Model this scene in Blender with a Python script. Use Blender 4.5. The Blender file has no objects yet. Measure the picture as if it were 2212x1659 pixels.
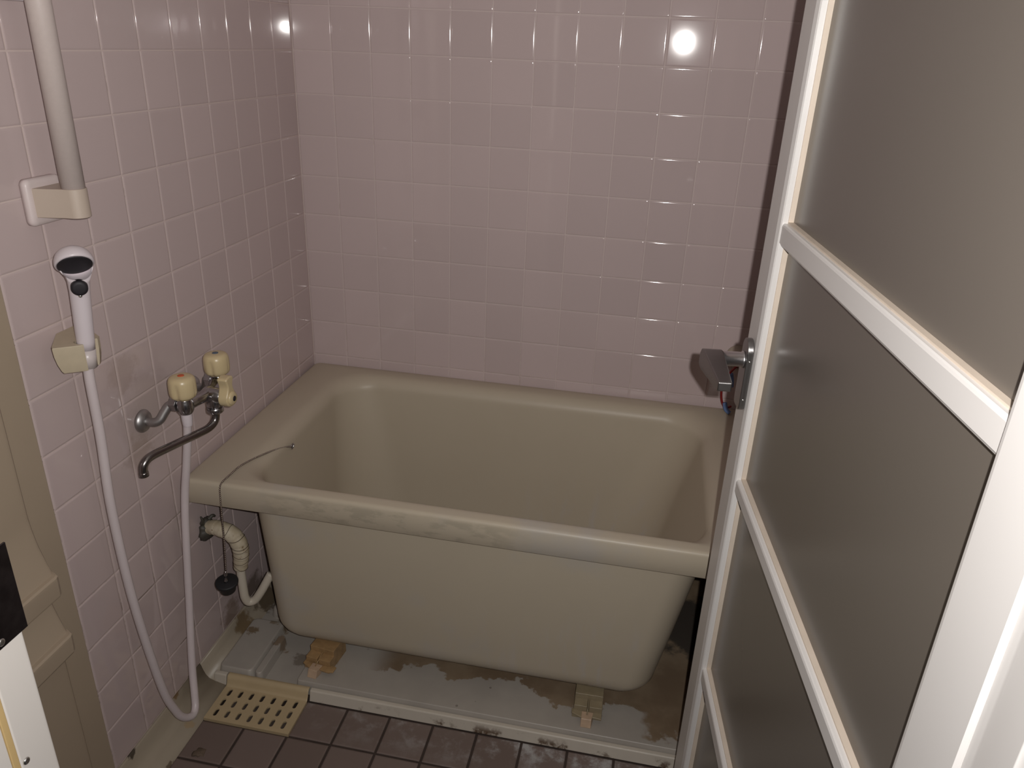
import bpy, bmesh, math, random
from mathutils import Vector, Matrix
random.seed(7)
SC = bpy.context.scene
COL = SC.collection
PI = math.pi
DZ = 0.555                      # heights below are measured from the tile joint above the tub; the tiled floor is then z = 0

# ---------------------------------------------------------------- camera
CAM = Vector((0.92185, -1.92383, 0.83832 + DZ))
RX = Vector((0.98077309, 0.19143810, 0.03788932))
RY = Vector((0.11154683, -0.39062288, -0.91376751))
RZ = Vector((-0.16012948, 0.90042502, -0.40446672))
cd = bpy.data.cameras.new('camera'); cam = bpy.data.objects.new('camera', cd); COL.objects.link(cam)
cd.sensor_fit = 'HORIZONTAL'; cd.sensor_width = 36.0; cd.lens = 1670.36 * 36.0 / 2212.0
cd.clip_start = 0.02; cd.clip_end = 30
m = Matrix.Identity(4)
for i in range(3):
    m[i][0] = RX[i]; m[i][1] = -RY[i]; m[i][2] = -RZ[i]; m[i][3] = CAM[i]
cam.matrix_world = m
SC.camera = cam

# ---------------------------------------------------------------- world, the camera's own flash, exposure
w = bpy.data.worlds.new('world'); SC.world = w; w.use_nodes = True
w.node_tree.nodes['Background'].inputs[0].default_value = (0.95, 0.93, 1.0, 1)
w.node_tree.nodes['Background'].inputs[1].default_value = 0.02
fl = bpy.data.lights.new('flash', 'POINT'); flo = bpy.data.objects.new('flash', fl); COL.objects.link(flo)
fl.energy = 58; fl.shadow_soft_size = 0.006; fl.color = (1.0, 0.965, 0.93)
flo.location = CAM + Vector((0.031, 0.0, 0.022))
aim = Vector((-0.20, 0.93, 0.06))               # the flash beam: a soft round cone, strongest along its axis
flo.rotation_euler = aim.to_track_quat('-Z', 'Y').to_euler()
BEAM = 1.35                                      # radians at which the beam has dropped to 1/e
fl.use_nodes = True; nt = fl.node_tree; em = [n for n in nt.nodes if n.type == 'EMISSION'][0]
tc = nt.nodes.new('ShaderNodeTexCoord'); sp = nt.nodes.new('ShaderNodeSeparateXYZ'); nt.links.new(tc.outputs['Normal'], sp.inputs[0])
def lm(op, a, b):
    n = nt.nodes.new('ShaderNodeMath'); n.operation = op
    for k, v in enumerate((a, b)):
        if v is None: continue
        if isinstance(v, (int, float)): n.inputs[k].default_value = v
        else: nt.links.new(v, n.inputs[k])
    return n.outputs[0]
ang = lm('ARCCOSINE', lm('MULTIPLY', sp.outputs[2], -1.0), None)
q = lm('DIVIDE', ang, BEAM)
nt.links.new(lm('EXPONENT', lm('MULTIPLY', lm('MULTIPLY', q, q), -1.0), None), em.inputs['Strength'])
SC.view_settings.view_transform = 'Standard'; SC.view_settings.look = 'None'
SC.view_settings.exposure = 0.0; SC.view_settings.gamma = 1.0; SC.view_settings.use_curve_mapping = False
SC.cycles.use_denoising = True
SC.cycles.max_bounces = 8; SC.cycles.diffuse_bounces = 5; SC.cycles.glossy_bounces = 4
SC.cycles.sample_clamp_indirect = 20.0
SC.cycles.blur_glossy = 0.3
SC.cycles.caustics_reflective = False; SC.cycles.caustics_refractive = False

# ---------------------------------------------------------------- materials
def nm(name):
    M = bpy.data.materials.new(name); M.use_nodes = True
    nt = M.node_tree; return M, nt, nt.nodes['Principled BSDF']
def math_n(nt, op, a, b=None, c=None):
    n = nt.nodes.new('ShaderNodeMath'); n.operation = op
    for k, v in enumerate((a, b, c)):
        if v is None: continue
        if isinstance(v, (int, float)): n.inputs[k].default_value = v
        else: nt.links.new(v, n.inputs[k])
    return n.outputs[0]
def noise_n(nt, scale, detail=4, rough=0.55, vec=None, dist=0.0):
    n = nt.nodes.new('ShaderNodeTexNoise'); n.inputs['Scale'].default_value = scale
    n.inputs['Detail'].default_value = detail; n.inputs['Roughness'].default_value = rough
    n.inputs['Distortion'].default_value = dist
    if vec is None: vec = nt.nodes.new('ShaderNodeNewGeometry').outputs['Position']
    nt.links.new(vec, n.inputs['Vector']); return n.outputs['Fac']
def ramp_n(nt, val, a, b):
    n = nt.nodes.new('ShaderNodeMapRange'); n.inputs['From Min'].default_value = a; n.inputs['From Max'].default_value = b
    n.interpolation_type = 'SMOOTHSTEP'; nt.links.new(val, n.inputs['Value']); return n.outputs['Result']
def mix_n(nt, fac, a, b):
    n = nt.nodes.new('ShaderNodeMix'); n.data_type = 'RGBA'
    if isinstance(fac, (int, float)): n.inputs[0].default_value = fac
    else: nt.links.new(fac, n.inputs[0])
    for s, v in ((n.inputs[6], a), (n.inputs[7], b)):
        if isinstance(v, tuple): s.default_value = v + (1,) if len(v) == 3 else v
        else: nt.links.new(v, s)
    return n.outputs[2]
def pos_n(nt):
    g = nt.nodes.new('ShaderNodeNewGeometry'); s = nt.nodes.new('ShaderNodeSeparateXYZ')
    nt.links.new(g.outputs['Position'], s.inputs[0]); return s.outputs[0], s.outputs[1], s.outputs[2], g.outputs['Position']
def blob_n(nt, p, r, edge=0.6):                 # 1 inside a ball of radius r about p, ragged by noise
    g = nt.nodes.new('ShaderNodeNewGeometry'); d = nt.nodes.new('ShaderNodeVectorMath'); d.operation = 'DISTANCE'
    nt.links.new(g.outputs['Position'], d.inputs[0]); d.inputs[1].default_value = (p[0], p[1], p[2] + DZ)
    nz = noise_n(nt, 1.6 / r, 5, 0.65)
    v = math_n(nt, 'ADD', math_n(nt, 'DIVIDE', d.outputs['Value'], r), math_n(nt, 'MULTIPLY', math_n(nt, 'SUBTRACT', nz, 0.5), 1.8))
    return ramp_n(nt, v, 1.0, 1.0 - edge)
def bump_n(nt, bs, h, strength, dist=0.001):
    b = nt.nodes.new('ShaderNodeBump'); b.inputs['Strength'].default_value = strength; b.inputs['Distance'].default_value = dist
    nt.links.new(h, b.inputs['Height']); nt.links.new(b.outputs[0], bs.inputs['Normal'])
def simple(name, col, rough=0.5, metal=0.0, var=0.06, vscale=30, spec=0.5, bump=0.0, coat=0.0):
    M, nt, b = nm(name)
    n = noise_n(nt, vscale, 4)
    lo = tuple(max(0, c * (1 - var)) for c in col); hi = tuple(min(1, c * (1 + var)) for c in col)
    nt.links.new(mix_n(nt, n, lo, hi), b.inputs['Base Color'])
    b.inputs['Roughness'].default_value = rough; b.inputs['Metallic'].default_value = metal
    b.inputs['Specular IOR Level'].default_value = spec; b.inputs['Coat Weight'].default_value = coat
    if bump: bump_n(nt, b, noise_n(nt, vscale * 6, 3), bump, 0.0005)
    return M

def tile_mat(name, base, stains=(), rough=0.05, tint=0.035):
    M, nt, b = nm(name)
    g = nt.nodes.new('ShaderNodeNewGeometry')
    rnd = g.outputs['Random Per Island']
    c = mix_n(nt, rnd, tuple(x * (1 - tint) for x in base), tuple(x * (1 + tint) for x in base))
    soft = ramp_n(nt, noise_n(nt, 3.0, 3), 0.35, 0.75)
    c = mix_n(nt, math_n(nt, 'MULTIPLY', soft, 0.10), c, (base[0] * 0.8, base[1] * 0.82, base[2] * 0.8))
    for p, r, col, amt in stains:
        c = mix_n(nt, math_n(nt, 'MULTIPLY', blob_n(nt, p, r), amt), c, col)
    nt.links.new(c, b.inputs['Base Color'])
    b.inputs['Roughness'].default_value = rough
    bump_n(nt, b, noise_n(nt, 14, 2), 0.05, 0.0006)
    return M

PINK = (0.53, 0.435, 0.43)
M_tile = tile_mat('pink_glazed_tile', PINK)
M_tile_left = tile_mat('pink_glazed_tile_worn', PINK, [
    ((0, -0.73, 0.155), 0.10, (0.30, 0.23, 0.18), 0.22), ((0, -0.775, 0.09), 0.05, (0.24, 0.16, 0.09), 0.30),
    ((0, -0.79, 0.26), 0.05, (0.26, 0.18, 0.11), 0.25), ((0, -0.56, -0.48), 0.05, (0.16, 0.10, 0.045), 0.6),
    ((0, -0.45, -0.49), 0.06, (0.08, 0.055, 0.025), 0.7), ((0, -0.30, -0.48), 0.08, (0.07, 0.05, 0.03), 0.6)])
def grout_mat(name, base, dirt, lo, hi):        # dirt settles below a height, in ragged patches
    M, nt, b = nm(name)
    x, y, z, p = pos_n(nt)
    h = ramp_n(nt, z, hi + DZ, lo + DZ)
    n = ramp_n(nt, noise_n(nt, 9, 5, 0.7), 0.48, 0.66)
    n2 = ramp_n(nt, noise_n(nt, 22, 4, 0.7), 0.60, 0.68)
    f = math_n(nt, 'ADD', math_n(nt, 'MULTIPLY', n, h), math_n(nt, 'MULTIPLY', n2, 0.25)); f = math_n(nt, 'MINIMUM', f, 0.9)
    nt.links.new(mix_n(nt, f, base, dirt), b.inputs['Base Color']); b.inputs['Roughness'].default_value = 0.7
    return M
M_grout = grout_mat('pale_grout', (0.57, 0.48, 0.46), (0.30, 0.24, 0.19), -0.4, 0.3)
M_grout_left = grout_mat('pale_grout_mouldy', (0.60, 0.50, 0.475), (0.12, 0.085, 0.055), -0.45, 0.35)

def floor_mat():
    M, nt, b = nm('brown_floor_tile')
    g = nt.nodes.new('ShaderNodeNewGeometry'); x, y, z, p = pos_n(nt)
    c = mix_n(nt, g.outputs['Random Per Island'], (0.155, 0.115, 0.10), (0.185, 0.14, 0.125))
    # limescale film: strongest along the kerb, more of it towards the tub's right end
    n = ramp_n(nt, noise_n(nt, 16, 6, 0.72), 0.47, 0.68)
    near = ramp_n(nt, y, -0.83, -0.70); right = ramp_n(nt, x, 0.25, 0.95)
    f = math_n(nt, 'MULTIPLY', n, math_n(nt, 'MULTIPLY', near, math_n(nt, 'ADD', math_n(nt, 'MULTIPLY', right, 0.95), 0.35)))
    c = mix_n(nt, f, c, (0.40, 0.39, 0.39))
    nt.links.new(c, b.inputs['Base Color']); b.inputs['Roughness'].default_value = 0.42
    bump_n(nt, b, noise_n(nt, 60, 4), 0.25, 0.0008); return M
M_floor = floor_mat()
M_fgrout = simple('dark_floor_grout', (0.045, 0.03, 0.024), 0.8, var=0.5, vscale=18)

def frp_mat(name, base, rust=True, rough=0.4):
    M, nt, b = nm(name); x, y, z, p = pos_n(nt)
    c = mix_n(nt, ramp_n(nt, noise_n(nt, 7, 4), 0.3, 0.7), tuple(v * 0.86 for v in base), base)
    if rust:
        n1 = noise_n(nt, 6.5, 6, 0.65)
        # tide mark left by water standing under the tub: its ragged front edge runs along the tub
        e = math_n(nt, 'ADD', y, math_n(nt, 'MULTIPLY', math_n(nt, 'SUBTRACT', n1, 0.5), 0.30))
        edge = ramp_n(nt, e, -0.592, -0.582)
        mid = math_n(nt, 'MULTIPLY', ramp_n(nt, x, 0.36, 0.44), edge)
        right = math_n(nt, 'MULTIPLY', ramp_n(nt, math_n(nt, 'ADD', x, math_n(nt, 'MULTIPLY', n1, 0.12)), 1.07, 1.09), ramp_n(nt, e, -0.68, -0.665))
        f = math_n(nt, 'MAXIMUM', mid, right)
        tone = mix_n(nt, ramp_n(nt, noise_n(nt, 11, 4), 0.35, 0.65), (0.16, 0.10, 0.05), (0.24, 0.17, 0.10))
        c = mix_n(nt, math_n(nt, 'MULTIPLY', f, 0.85), c, tone)
        for pt, r, col, a in [((0.10, -0.50, -0.54), 0.035, (0.18, 0.12, 0.06), 0.7), ((0.135, -0.58, -0.53), 0.022, (0.18, 0.11, 0.05), 0.7),
                              ((0.20, -0.60, -0.54), 0.025, (0.12, 0.09, 0.06), 0.6), ((0.05, -0.56, -0.53), 0.022, (0.16, 0.10, 0.04), 0.8),
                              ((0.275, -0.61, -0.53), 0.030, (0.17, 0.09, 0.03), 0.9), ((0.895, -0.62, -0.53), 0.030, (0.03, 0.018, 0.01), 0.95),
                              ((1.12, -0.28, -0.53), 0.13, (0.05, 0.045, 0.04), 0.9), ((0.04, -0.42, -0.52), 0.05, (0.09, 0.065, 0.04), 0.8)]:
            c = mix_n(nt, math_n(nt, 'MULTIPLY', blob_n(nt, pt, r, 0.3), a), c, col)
        v = nt.nodes.new('ShaderNodeTexVoronoi'); v.inputs['Scale'].default_value = 26; nt.links.new(p, v.inputs['Vector'])
        sp = math_n(nt, 'MULTIPLY', math_n(nt, 'LESS_THAN', v.outputs['Distance'], 0.085), ramp_n(nt, noise_n(nt, 5), 0.5, 0.6))
        c = mix_n(nt, sp, c, (0.05, 0.03, 0.02))
    nt.links.new(c, b.inputs['Base Color']); b.inputs['Roughness'].default_value = rough
    return M
M_pan = frp_mat('grey_white_floor_pan', (0.41, 0.375, 0.335))
def kerb_mat():
    M, nt, b = nm('kerb_plastic'); x, y, z, p = pos_n(nt)
    c = mix_n(nt, noise_n(nt, 12, 4), (0.48, 0.435, 0.37), (0.57, 0.52, 0.45))
    n = ramp_n(nt, noise_n(nt, 14, 6, 0.7), 0.52, 0.62)
    low = ramp_n(nt, z, 0.026, 0.004)
    c = mix_n(nt, math_n(nt, 'MULTIPLY', n, low), c, (0.10, 0.06, 0.035))
    nt.links.new(c, b.inputs['Base Color']); b.inputs['Roughness'].default_value = 0.45; return M
M_kerb = kerb_mat()
def cove_mat():
    M, nt, b = nm('cove_plastic'); x, y, z, p = pos_n(nt)
    c = mix_n(nt, noise_n(nt, 10, 4), (0.345, 0.295, 0.228), (0.40, 0.345, 0.272))
    for pt, r, col, a in [((0.0, -0.80, -0.50), 0.013, (0.20, 0.11, 0.04), 0.8), ((0.0, -0.955, -0.503), 0.014, (0.04, 0.03, 0.02), 0.9),
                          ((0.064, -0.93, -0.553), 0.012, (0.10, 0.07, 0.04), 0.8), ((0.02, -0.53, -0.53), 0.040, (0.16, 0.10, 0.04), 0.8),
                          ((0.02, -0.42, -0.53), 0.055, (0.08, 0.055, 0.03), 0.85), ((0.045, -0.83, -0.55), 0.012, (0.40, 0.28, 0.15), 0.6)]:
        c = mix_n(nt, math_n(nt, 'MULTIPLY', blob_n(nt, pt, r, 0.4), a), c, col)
    nt.links.new(c, b.inputs['Base Color']); b.inputs['Roughness'].default_value = 0.4; return M
M_cove = cove_mat()
M_grate = simple('cream_grate_plastic', (0.46, 0.36, 0.22), 0.45, var=0.10, vscale=20)
M_sump = simple('dark_sump', (0.11, 0.085, 0.07), 0.6, var=0.7, vscale=40)

def tub_mat():
    M, nt, b = nm('cream_tub_resin'); x, y, z, p = pos_n(nt)
    base = mix_n(nt, noise_n(nt, 5, 4), (0.455, 0.395, 0.305), (0.49, 0.43, 0.335))
    # pale lime bloom and run marks on the lower right of the front, grey scuffs along the lip
    st = nt.nodes.new('ShaderNodeMapping'); st.inputs['Scale'].default_value = (9, 9, 1.6); nt.links.new(p, st.inputs['Vector'])
    run = ramp_n(nt, noise_n(nt, 3.0, 5, 0.65, st.outputs[0]), 0.50, 0.66)
    lowr = math_n(nt, 'MULTIPLY', ramp_n(nt, x, 0.45, 0.95), ramp_n(nt, z, 0.36, 0.12))
    c = mix_n(nt, math_n(nt, 'MULTIPLY', math_n(nt, 'MULTIPLY', run, lowr), 0.7), base, (0.46, 0.43, 0.41))
    outer = ramp_n(nt, y, -0.61, -0.63)
    bl = ramp_n(nt, noise_n(nt, 4.0, 5, 0.6), 0.50, 0.70)
    c = mix_n(nt, math_n(nt, 'MULTIPLY', bl, math_n(nt, 'MULTIPLY', outer, 0.6)), c, (0.42, 0.40, 0.38))
    s2 = nt.nodes.new('ShaderNodeMapping'); s2.inputs['Scale'].default_value = (10, 4, 26); nt.links.new(p, s2.inputs['Vector'])
    sc = ramp_n(nt, noise_n(nt, 2.0, 5, 0.6, s2.outputs[0]), 0.46, 0.60)
    lip = math_n(nt, 'MULTIPLY', math_n(nt, 'MULTIPLY', ramp_n(nt, y, -0.655, -0.672), ramp_n(nt, z, 0.528, 0.515)), ramp_n(nt, z, 0.465, 0.478))
    band = math_n(nt, 'MULTIPLY', ramp_n(nt, x, 0.14, 0.24), ramp_n(nt, x, 0.80, 0.62))
    c = mix_n(nt, math_n(nt, 'MULTIPLY', math_n(nt, 'MULTIPLY', sc, lip), math_n(nt, 'MULTIPLY', band, 0.36)), c, (0.25, 0.225, 0.175))
    # grime where the tub's foot leaves its mark at the bottom right
    gr = math_n(nt, 'MULTIPLY', ramp_n(nt, noise_n(nt, 26, 5, 0.7), 0.5, 0.6), math_n(nt, 'MULTIPLY', ramp_n(nt, z, 0.115, 0.085), ramp_n(nt, x, 0.75, 0.9)))
    c = mix_n(nt, math_n(nt, 'MULTIPLY', gr, 0.8), c, (0.12, 0.09, 0.06))
    nt.links.new(c, b.inputs['Base Color']); b.inputs['Roughness'].default_value = 0.42
    b.inputs['Specular IOR Level'].default_value = 0.38
    return M
M_tub = tub_mat()
M_chrome = simple('dull_chrome', (0.40, 0.39, 0.40), 0.22, 1.0, var=0.25, vscale=45)
M_chrome_pipe = simple('spotted_chrome', (0.44, 0.43, 0.43), 0.42, 1.0, var=0.30, vscale=60)
M_spout = simple('aged_spout_chrome', (0.27, 0.25, 0.245), 0.24, 1.0, var=0.2, vscale=50)
M_knob = simple('ivory_plastic', (0.56, 0.455, 0.27), 0.32, var=0.04, vscale=20)
M_red = simple('red_mark', (0.55, 0.10, 0.03), 0.4); M_blue = simple('blue_grey_mark', (0.08, 0.11, 0.15), 0.4)
M_white = simple('white_plastic', (0.63, 0.57, 0.60), 0.28, var=0.03)
M_hose = simple('white_hose', (0.60, 0.53, 0.54), 0.38, var=0.06, vscale=25)
M_sleeve = simple('milky_sleeve', (0.56, 0.50, 0.49), 0.35, var=0.03)
M_black = simple('black_plastic', (0.012, 0.010, 0.014), 0.6)
M_holder = simple('cream_holder', (0.47, 0.40, 0.29), 0.45, var=0.10, vscale=60)
M_bar = simple('beige_bar', (0.54, 0.465, 0.44), 0.42, var=0.05, vscale=160, bump=0.3)
M_bar_arm = simple('beige_bracket', (0.48, 0.40, 0.335), 0.5, var=0.03)
M_bar_plate = simple('pale_plate', (0.62, 0.54, 0.53), 0.4, var=0.03)
M_rubber = simple('black_rubber', (0.010, 0.010, 0.012), 0.6)
M_chain = simple('tarnished_chain', (0.30, 0.25, 0.22), 0.3, 1.0, var=0.3, vscale=90)
def tape_mat():
    M, nt, b = nm('pipe_tape'); t = nt.nodes.new('ShaderNodeTexCoord')
    c = mix_n(nt, ramp_n(nt, noise_n(nt, 25, 5), 0.35, 0.7), (0.42, 0.35, 0.24), (0.55, 0.49, 0.38))
    c = mix_n(nt, ramp_n(nt, noise_n(nt, 55, 5, 0.7), 0.60, 0.70), c, (0.16, 0.09, 0.035))
    nt.links.new(c, b.inputs['Base Color']); b.inputs['Roughness'].default_value = 0.6; return M
M_tape = tape_mat()
M_seam = simple('tape_seam_dirt', (0.06, 0.04, 0.025), 0.8)
M_pipe = simple('white_pvc_pipe', (0.55, 0.50, 0.42), 0.4, var=0.05)
M_putty = simple('dark_putty', (0.055, 0.05, 0.04), 0.55, var=0.4, vscale=60, bump=0.6)
M_foot = simple('amber_foot_plastic', (0.33, 0.21, 0.10), 0.4, var=0.5, vscale=60)
M_foot2 = simple('tan_foot_plastic', (0.27, 0.22, 0.14), 0.4, var=0.3, vscale=40)
M_foot_tip = simple('pale_foot_tip', (0.46, 0.33, 0.23), 0.4, var=0.3, vscale=60)
M_shelf = simple('beige_moulded_panel', (0.375, 0.303, 0.226), 0.42, var=0.05, vscale=6)
M_alu = simple('white_aluminium', (0.66, 0.64, 0.625), 0.35, var=0.02, vscale=6)
M_alu_jamb = simple('white_jamb', (0.62, 0.585, 0.55), 0.40, var=0.02, vscale=6)
M_gasket = simple('cream_gasket', (0.62, 0.53, 0.44), 0.6, var=0.12, vscale=35)
M_panel = simple('frosted_brown_panel', (0.130, 0.113, 0.097), 0.27, var=0.03, vscale=4, spec=0.75, bump=0.08)
M_metal = simple('satin_nickel', (0.30, 0.29, 0.29), 0.33, 1.0, var=0.08, vscale=50)
M_metal2 = simple('bright_nickel', (0.60, 0.585, 0.60), 0.30, 1.0, var=0.05, vscale=50)
M_strike = simple('worn_dark_strike_metal', (0.13, 0.115, 0.125), 0.28, 1.0, var=0.7, vscale=55)
M_screw = simple('steel_screw', (0.7, 0.7, 0.68), 0.25, 1.0)
M_yellow = simple('yellowed_seal', (0.52, 0.37, 0.17), 0.6, var=0.12, vscale=20)
M_wallpaint = simple('white_wall_paint', (0.62, 0.60, 0.58), 0.7)
M_wire_red = simple('red_wire', (0.22, 0.012, 0.012), 0.4); M_wire_blue = simple('blue_connector', (0.13, 0.21, 0.42), 0.4)
M_conduit = simple('beige_conduit', (0.36, 0.30, 0.24), 0.5)
M_dirt = simple('dried_dirt', (0.12, 0.085, 0.06), 0.8, var=0.5, vscale=80)
M_mark = simple('grey_scuff', (0.25, 0.25, 0.26), 0.6)

# ---------------------------------------------------------------- mesh helpers
class MB:
    def __init__(s): s.v = []; s.f = []; s.m = []; s.s = []
    def add(s, vs, fs, mat=0, smooth=True):
        o = len(s.v); s.v += [Vector(p) for p in vs]
        for f in fs: s.f.append(tuple(i + o for i in f)); s.m.append(mat); s.s.append(smooth)
    def box(s, x0, x1, y0, y1, z0, z1, mat=0, smooth=False):
        s.add([(x, y, z) for z in (z0, z1) for y in (y0, y1) for x in (x0, x1)],
              [(0, 2, 3, 1), (4, 5, 7, 6), (0, 1, 5, 4), (2, 6, 7, 3), (0, 4, 6, 2), (1, 3, 7, 5)], mat, smooth)
    def loft(s, loops, mat=0, cap0=True, cap1=True, smooth=True, closed=True):
        n = len(loops[0]); vs = [p for l in loops for p in l]; fs = []
        for k in range(len(loops) - 1):
            for i in range(n if closed else n - 1):
                j = (i + 1) % n
                fs.append((k * n + i, k * n + j, (k + 1) * n + j, (k + 1) * n + i))
        if cap0: fs.append(tuple(range(n)))
        if cap1: fs.append(tuple((len(loops) - 1) * n + i for i in range(n)))
        s.add(vs, fs, mat, smooth)
    def tube(s, pts, r, seg=16, mat=0, caps=True, sub=8, smooth=True):
        P = spline(pts, sub) if sub > 1 else [Vector(p) for p in pts]
        n = len(P); rr = r if callable(r) else (lambda t: r)
        T = [(P[min(i + 1, n - 1)] - P[max(i - 1, 0)]).normalized() for i in range(n)]
        a = T[0].orthogonal().normalized(); loops = []
        for i in range(n):
            a = (a - T[i] * a.dot(T[i])).normalized(); b = T[i].cross(a); q = rr(i / (n - 1))
            loops.append([P[i] + a * (q * math.cos(2 * PI * k / seg)) + b * (q * math.sin(2 * PI * k / seg)) for k in range(seg)])
        s.loft(loops, mat, caps, caps, smooth)
    def lathe(s, c, axis, prof, seg=32, mat=0, mod=None, smooth=True, cap0=True, cap1=True):
        c = Vector(c); ax = Vector(axis).normalized(); a = ax.orthogonal().normalized()
        if abs(ax.z) > 0.9: a = Vector((1, 0, 0)); a = (a - ax * a.dot(ax)).normalized()
        b = ax.cross(a); loops = []
        for h, r in prof:
            loops.append([c + ax * h + (a * math.cos(t) + b * math.sin(t)) * (r * (mod(t, h) if mod else 1.0))
                          for t in (2 * PI * k / seg for k in range(seg))])
        s.loft(loops, mat, cap0, cap1, smooth)
    def prism(s, outline, ext, mat=0, smooth=False):
        e = Vector(ext); s.loft([[Vector(p) for p in outline], [Vector(p) + e for p in outline]], mat, True, True, smooth)
    def ball(s, c, r, mat=0, seg=8, rings=5):
        s.lathe(Vector(c), (0, 0, 1), [(r * -math.cos(PI * k / rings), max(1e-6, r * math.sin(PI * k / rings))) for k in range(rings + 1)], seg, mat)
def spline(pts, sub):
    P = [Vector(p) for p in pts]; out = []
    for i in range(len(P) - 1):
        p0 = P[max(i - 1, 0)]; p1 = P[i]; p2 = P[i + 1]; p3 = P[min(i + 2, len(P) - 1)]
        for k in range(sub):
            t = k / sub
            out.append(0.5 * ((2 * p1) + (p2 - p0) * t + (2 * p0 - 5 * p1 + 4 * p2 - p3) * t * t + (3 * p1 - p0 - 3 * p2 + p3) * t ** 3))
    out.append(P[-1]); return out
def obj(name, mb, mats, parent=None, bevel=0.0, segs=3, solid=0.0, subd=0, angle=40):
    me = bpy.data.meshes.new(name); mats = mats if isinstance(mats, (list, tuple)) else [mats]
    off = parent_world(parent)
    me.from_pydata([(p.x - off.x, p.y - off.y, p.z + DZ - off.z) for p in mb.v], [], mb.f)
    for k, p in enumerate(me.polygons): p.material_index = mb.m[k]; p.use_smooth = mb.s[k]
    for q in mats: me.materials.append(q)
    b = bmesh.new(); b.from_mesh(me); bmesh.ops.recalc_face_normals(b, faces=b.faces); b.to_mesh(me); b.free()
    o = bpy.data.objects.new(name, me); COL.objects.link(o)
    if parent: o.parent = parent
    if solid: md = o.modifiers.new('solid', 'SOLIDIFY'); md.thickness = solid; md.offset = -1
    if bevel:
        md = o.modifiers.new('bevel', 'BEVEL'); md.width = bevel; md.segments = segs; md.limit_method = 'ANGLE'; md.angle_limit = math.radians(angle)
        md.harden_normals = False
        for p in me.polygons: p.use_smooth = True
        wn = o.modifiers.new('wn', 'WEIGHTED_NORMAL'); wn.keep_sharp = False
    if subd: md = o.modifiers.new('sub', 'SUBSURF'); md.levels = subd; md.render_levels = subd
    return o
def parent_world(p):
    v = Vector((0, 0, 0))
    while p is not None: v += p.location; p = p.parent
    return v
def tag(o, label, cat, group=None, kind=None):
    o['label'] = label; o['category'] = cat
    if group: o['group'] = group
    if kind: o['kind'] = kind
    return o
def thing(name, loc, label, cat, group=None, kind=None):
    o = bpy.data.objects.new(name, None); COL.objects.link(o); o.empty_display_size = 0.02
    o.location = (loc[0], loc[1], loc[2] + DZ)
    return tag(o, label, cat, group, kind)
def rrect(x0, x1, y0, y1, z, r, n=8):
    r = min(r, (x1 - x0) / 2 - 1e-5, (y1 - y0) / 2 - 1e-5); out = []
    for cx, cy, a in ((x1 - r, y1 - r, 0), (x0 + r, y1 - r, PI / 2), (x0 + r, y0 + r, PI), (x1 - r, y0 + r, 1.5 * PI)):
        for k in range(n + 1):
            t = a + PI / 2 * k / n; out.append(Vector((cx + r * math.cos(t), cy + r * math.sin(t), z)))
    return out

# ---------------------------------------------------------------- the room
def tiles(mb, O, U, V, N, us, vs, j, h, tilt, W=0.0034, depth=0.0008, mat=0):
    O, U, V, N = Vector(O), Vector(U), Vector(V), Vector(N)
    for u0, u1 in us:
        for v0, v1 in vs:
            a, b = random.uniform(-tilt, tilt), random.uniform(-tilt, tilt); cu, cv = (u0 + u1) / 2, (v0 + v1) / 2
            loops = []
            prof = [(0.0, -h - 0.001), (0.0, -depth)] + [(W * q, -depth * (1 - q) ** 2) for q in (0.12, 0.28, 0.46, 0.64, 0.82, 1.0)] + [(W * 1.12, 0.0)]
            for ins, dh in prof:
                i = j / 2 + ins
                p0, p1, q0, q1 = u0 + i, u1 - i, v0 + i, v1 - i; e, g = 0.0004, min(0.0055, (u1 - u0) * 0.2, (v1 - v0) * 0.2)
                ring = [(p0 + g, q0), (p1 - g, q0), (p1 - e, q0), (p1, q0 + e), (p1, q0 + g), (p1, q1 - g), (p1, q1 - e), (p1 - e, q1),
                        (p1 - g, q1), (p0 + g, q1), (p0 + e, q1), (p0, q1 - e), (p0, q1 - g), (p0, q0 + g), (p0, q0 + e), (p0 + e, q0)]
                loops.append([O + U * u + V * v + N * (dh + (u - cu) * a + (v - cv) * b) for u, v in ring])
            mb.loft(loops, mat, False, True, True)
def grid(a, b, step, start):
    out = []; k = math.floor((a - start) / step + 1e-6)
    while True:
        lo, hi = start + k * step, start + (k + 1) * step
        if lo >= b - 1e-6: break
        lo, hi = max(lo, a), min(hi, b)
        if hi - lo > 0.004: out.append((lo, hi))
        k += 1
    return out
RIGHT, TOP, FRONT = 1.30, 1.50, -1.49
mb = MB(); tiles(mb, (0, 0, 0), (1, 0, 0), (0, 0, 1), (0, -1, 0), grid(0.0, RIGHT, 0.1, 0.0), grid(-0.5, TOP, 0.1, 0.0), 0.0020, 0.0012, 0.0018)
mb.box(-0.05, RIGHT + 0.05, 0.0011, 0.06, -0.62, TOP + 0.05, 1)
tag(obj('wall_back', mb, [M_tile, M_grout]), 'pink square-tiled wall behind the bathtub', 'wall', kind='structure')
mb = MB(); tiles(mb, (0, 0, -0.0003), (0, 1, 0), (0, 0, 1), (1, 0, 0), grid(-1.007, -0.0015, 0.1, -0.9997 - 0.1 + 0.0), grid(-0.5, TOP, 0.1, 0.0), 0.0026, 0.0012, 0.0018)
mb.box(-0.05, -0.0011, -1.56, 0.05, -0.62, TOP + 0.05, 1)
tag(obj('wall_left', mb, [M_tile_left, M_grout_left]), 'pink square-tiled wall with the faucet, shower and grab bar', 'wall', kind='structure')
mb = MB(); tiles(mb, (RIGHT, 0, 0), (0, 1, 0), (0, 0, 1), (-1, 0, 0), grid(FRONT, -0.0015, 0.1, 0.0), grid(-0.5, TOP, 0.1, 0.0), 0.0020, 0.0012, 0.0018)
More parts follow.
